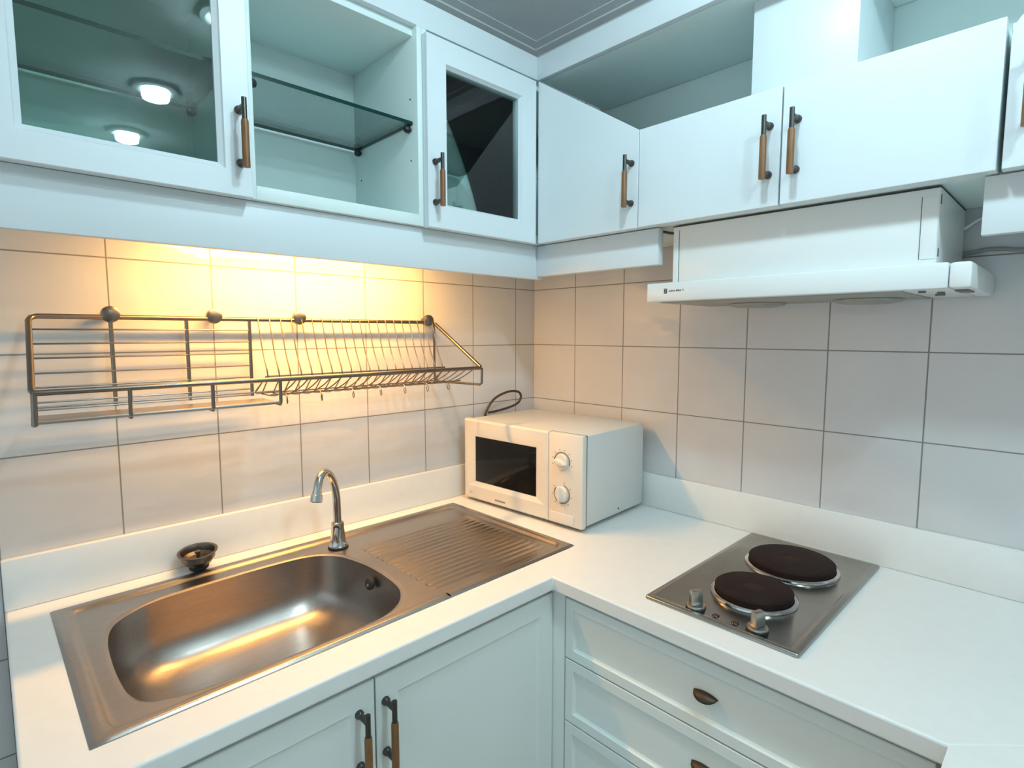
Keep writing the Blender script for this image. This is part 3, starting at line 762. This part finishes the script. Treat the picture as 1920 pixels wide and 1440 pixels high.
# ------------------------------------------------------------------ wire dish rack on the wall
rk = thing('dish_rack', 'chromed wire dish rack hung on the tiles above the sink', 'dish rack', (-.95, -.003, -.31))
YB, ZT0 = -.030, -.125                                       # back plane, top tube
YF, ZF, ZL = -.220, -.2585, -.3075                           # front rail, lower rail
bm = B()
add_tube(bm, [(-.4814, YB, ZT0), (-1.415, YB, ZT0), (-1.424, YB - .004, ZT0 - .003), (-1.428, YB - .012, ZT0 - .009), (-1.439, YF + .008, ZF + .004), (-1.437, YF, ZF), (-1.430, YF, ZF), (-1.02, YF, ZF), (-.452, YF, ZF), (-.446, YF + .006, ZF + .002), (-.4785, YB - .006, ZT0 - .004)], .0052, 12, closed=False)
obj('frame', bm, 'wire', rk)
bm = B(); add_tube(bm, [(-.4800, YB, ZT0), (-.4785, YB, ZT0 - .03), (-.4777, YB, ZL + .005), (-.4770, YB - .008, ZL), (-.4490, YF + .006, ZL), (-.4470, YF, ZL + .004), (-.446, YF, ZF)], .0036, 10); obj('end_bracket', bm, 'wire', rk)
for x in (-1.2985, -1.1590, -1.0240):                        # U-shaped uprights with their foot under the tray
    bm = B()
    add_tube(bm, [(x, YB, ZT0 - .002), (x, YB, ZL - .003)], .0040, 10); obj('upright', bm, 'wire', rk)
    bm = B(); add_tube(bm, [(x - .002, -.128, ZL - .006), (x - .004, YF + .004, ZL - .006), (x - .005, YF - .002, ZL - .001), (x - .004, YF, ZF)], .0036, 10); obj('tray_post', bm, 'wire', rk)
bm = B(); add_tube(bm, [(-1.437, YF, ZF), (-1.4385, YF - .001, ZL - .006), (-1.4385, YF + .01, ZL - .006), (-1.432, YB - .05, ZL - .004)], .0046, 10); obj('upright', bm, 'wire', rk)
for z in (-.1505, -.1785, -.2065, -.2360, -.2640, -.2930, -.3075):   # horizontal wires behind the tray
    bm = B(); xl = -1.428 - .011*(ZT0 - z)/.1335
    add_tube(bm, [(-1.426, YB - .003, z), (-1.024, YB - .001, z)], .0018, 8); obj('back_wire', bm, 'wire', rk)
bm = B(); add_box(bm, (-1.434, YF + .004, ZL - .003), (-1.030, -.118, ZL - .001), FW, .0005)
add_tube(bm, [(-1.436, YF, ZL - .0015), (-1.029, YF, ZL - .0015)], .0036, 10); obj('tray', bm, 'steel', rk)
bm = B(); add_tube(bm, [(-1.4375, YF, -.2835), (-1.028, YF, -.2835)], .0016, 8); obj('guard_wire', bm, 'wire', rk)
y1, z1 = -.0870, -.2610                                      # plate ridge
y2, z2 = -.0330, -.3050
bm = B()
add_tube(bm, [(-1.018, YB - .002, ZL + .004), (-1.010, y1, z1), (-.481, y1, z1), (-.4770, YB - .003, ZL + .002)], .0022, 8)
add_tube(bm, [(-1.018, y2 - .004, z2), (-.479, y2 - .004, z2)], .0018, 8)
add_tube(bm, [(-1.018, -.135, -.300), (-.46, -.135, -.300)], .0018, 8)
obj('plate_ridge', bm, 'wire', rk)
npl = 20
for i in range(npl):
    x = -1.006 + i*(.516/(npl-1))
    bm = B(); add_tube(bm, smooth_path([(x, YB - .0045, ZT0 + .005), (x, YB - .009, ZT0 - .008), (x, y1 + .025, -.205), (x, y1 - .001, z1 + .001), (x, y1 + .020, z1 - .024), (x + .002, y2 - .004, z2 - .002)], 4), .0016, 8)
    b2 = smooth_path([(x + .002, y2 - .004, z2 - .002), (x + .009, -.080, -.3085), (x + .004, -.132, -.302), (x + .014, -.175, -.283), (x + .018, YF + .004, ZF - .001)], 4)
    add_tube(bm, b2, .0016, 8); obj('plate_divider', bm, 'wire', rk)
for x in (-.985, -.900, -.815, -.735, -.660, -.585, -.510):  # cup hooks under the plate side
    bm = B(); pts = [(x, -.135 - .004, -.297)] + [(x + .002*math.cos(a), -.135 + .009*math.cos(a), -.312 + .009*math.sin(a)) for a in [PI + PI*j/8*1.15 for j in range(9)]]
    add_tube(bm, smooth_path([(x, -.135, -.299), (x, -.144, -.306), (x + .001, -.146, -.317), (x + .003, -.139, -.3235), (x + .005, -.131, -.319), (x + .006, -.129, -.311)], 4), .0012, 7); obj('cup_hook', bm, 'wire', rk)
for x in (-1.2978, -1.1010, -.9010, -.4985):                 # round wall fixings
    bm = B(); add_lathe(bm, [(.008, -.0), (.008, .020), (.0165, .022), (.0175, .027), (.0165, .034), (.012, .0365), (0, .037)], (x, -.0005, -.119), axis=(0, -1, 0), seg=28); obj('wall_fixing', bm, 'wire', rk)
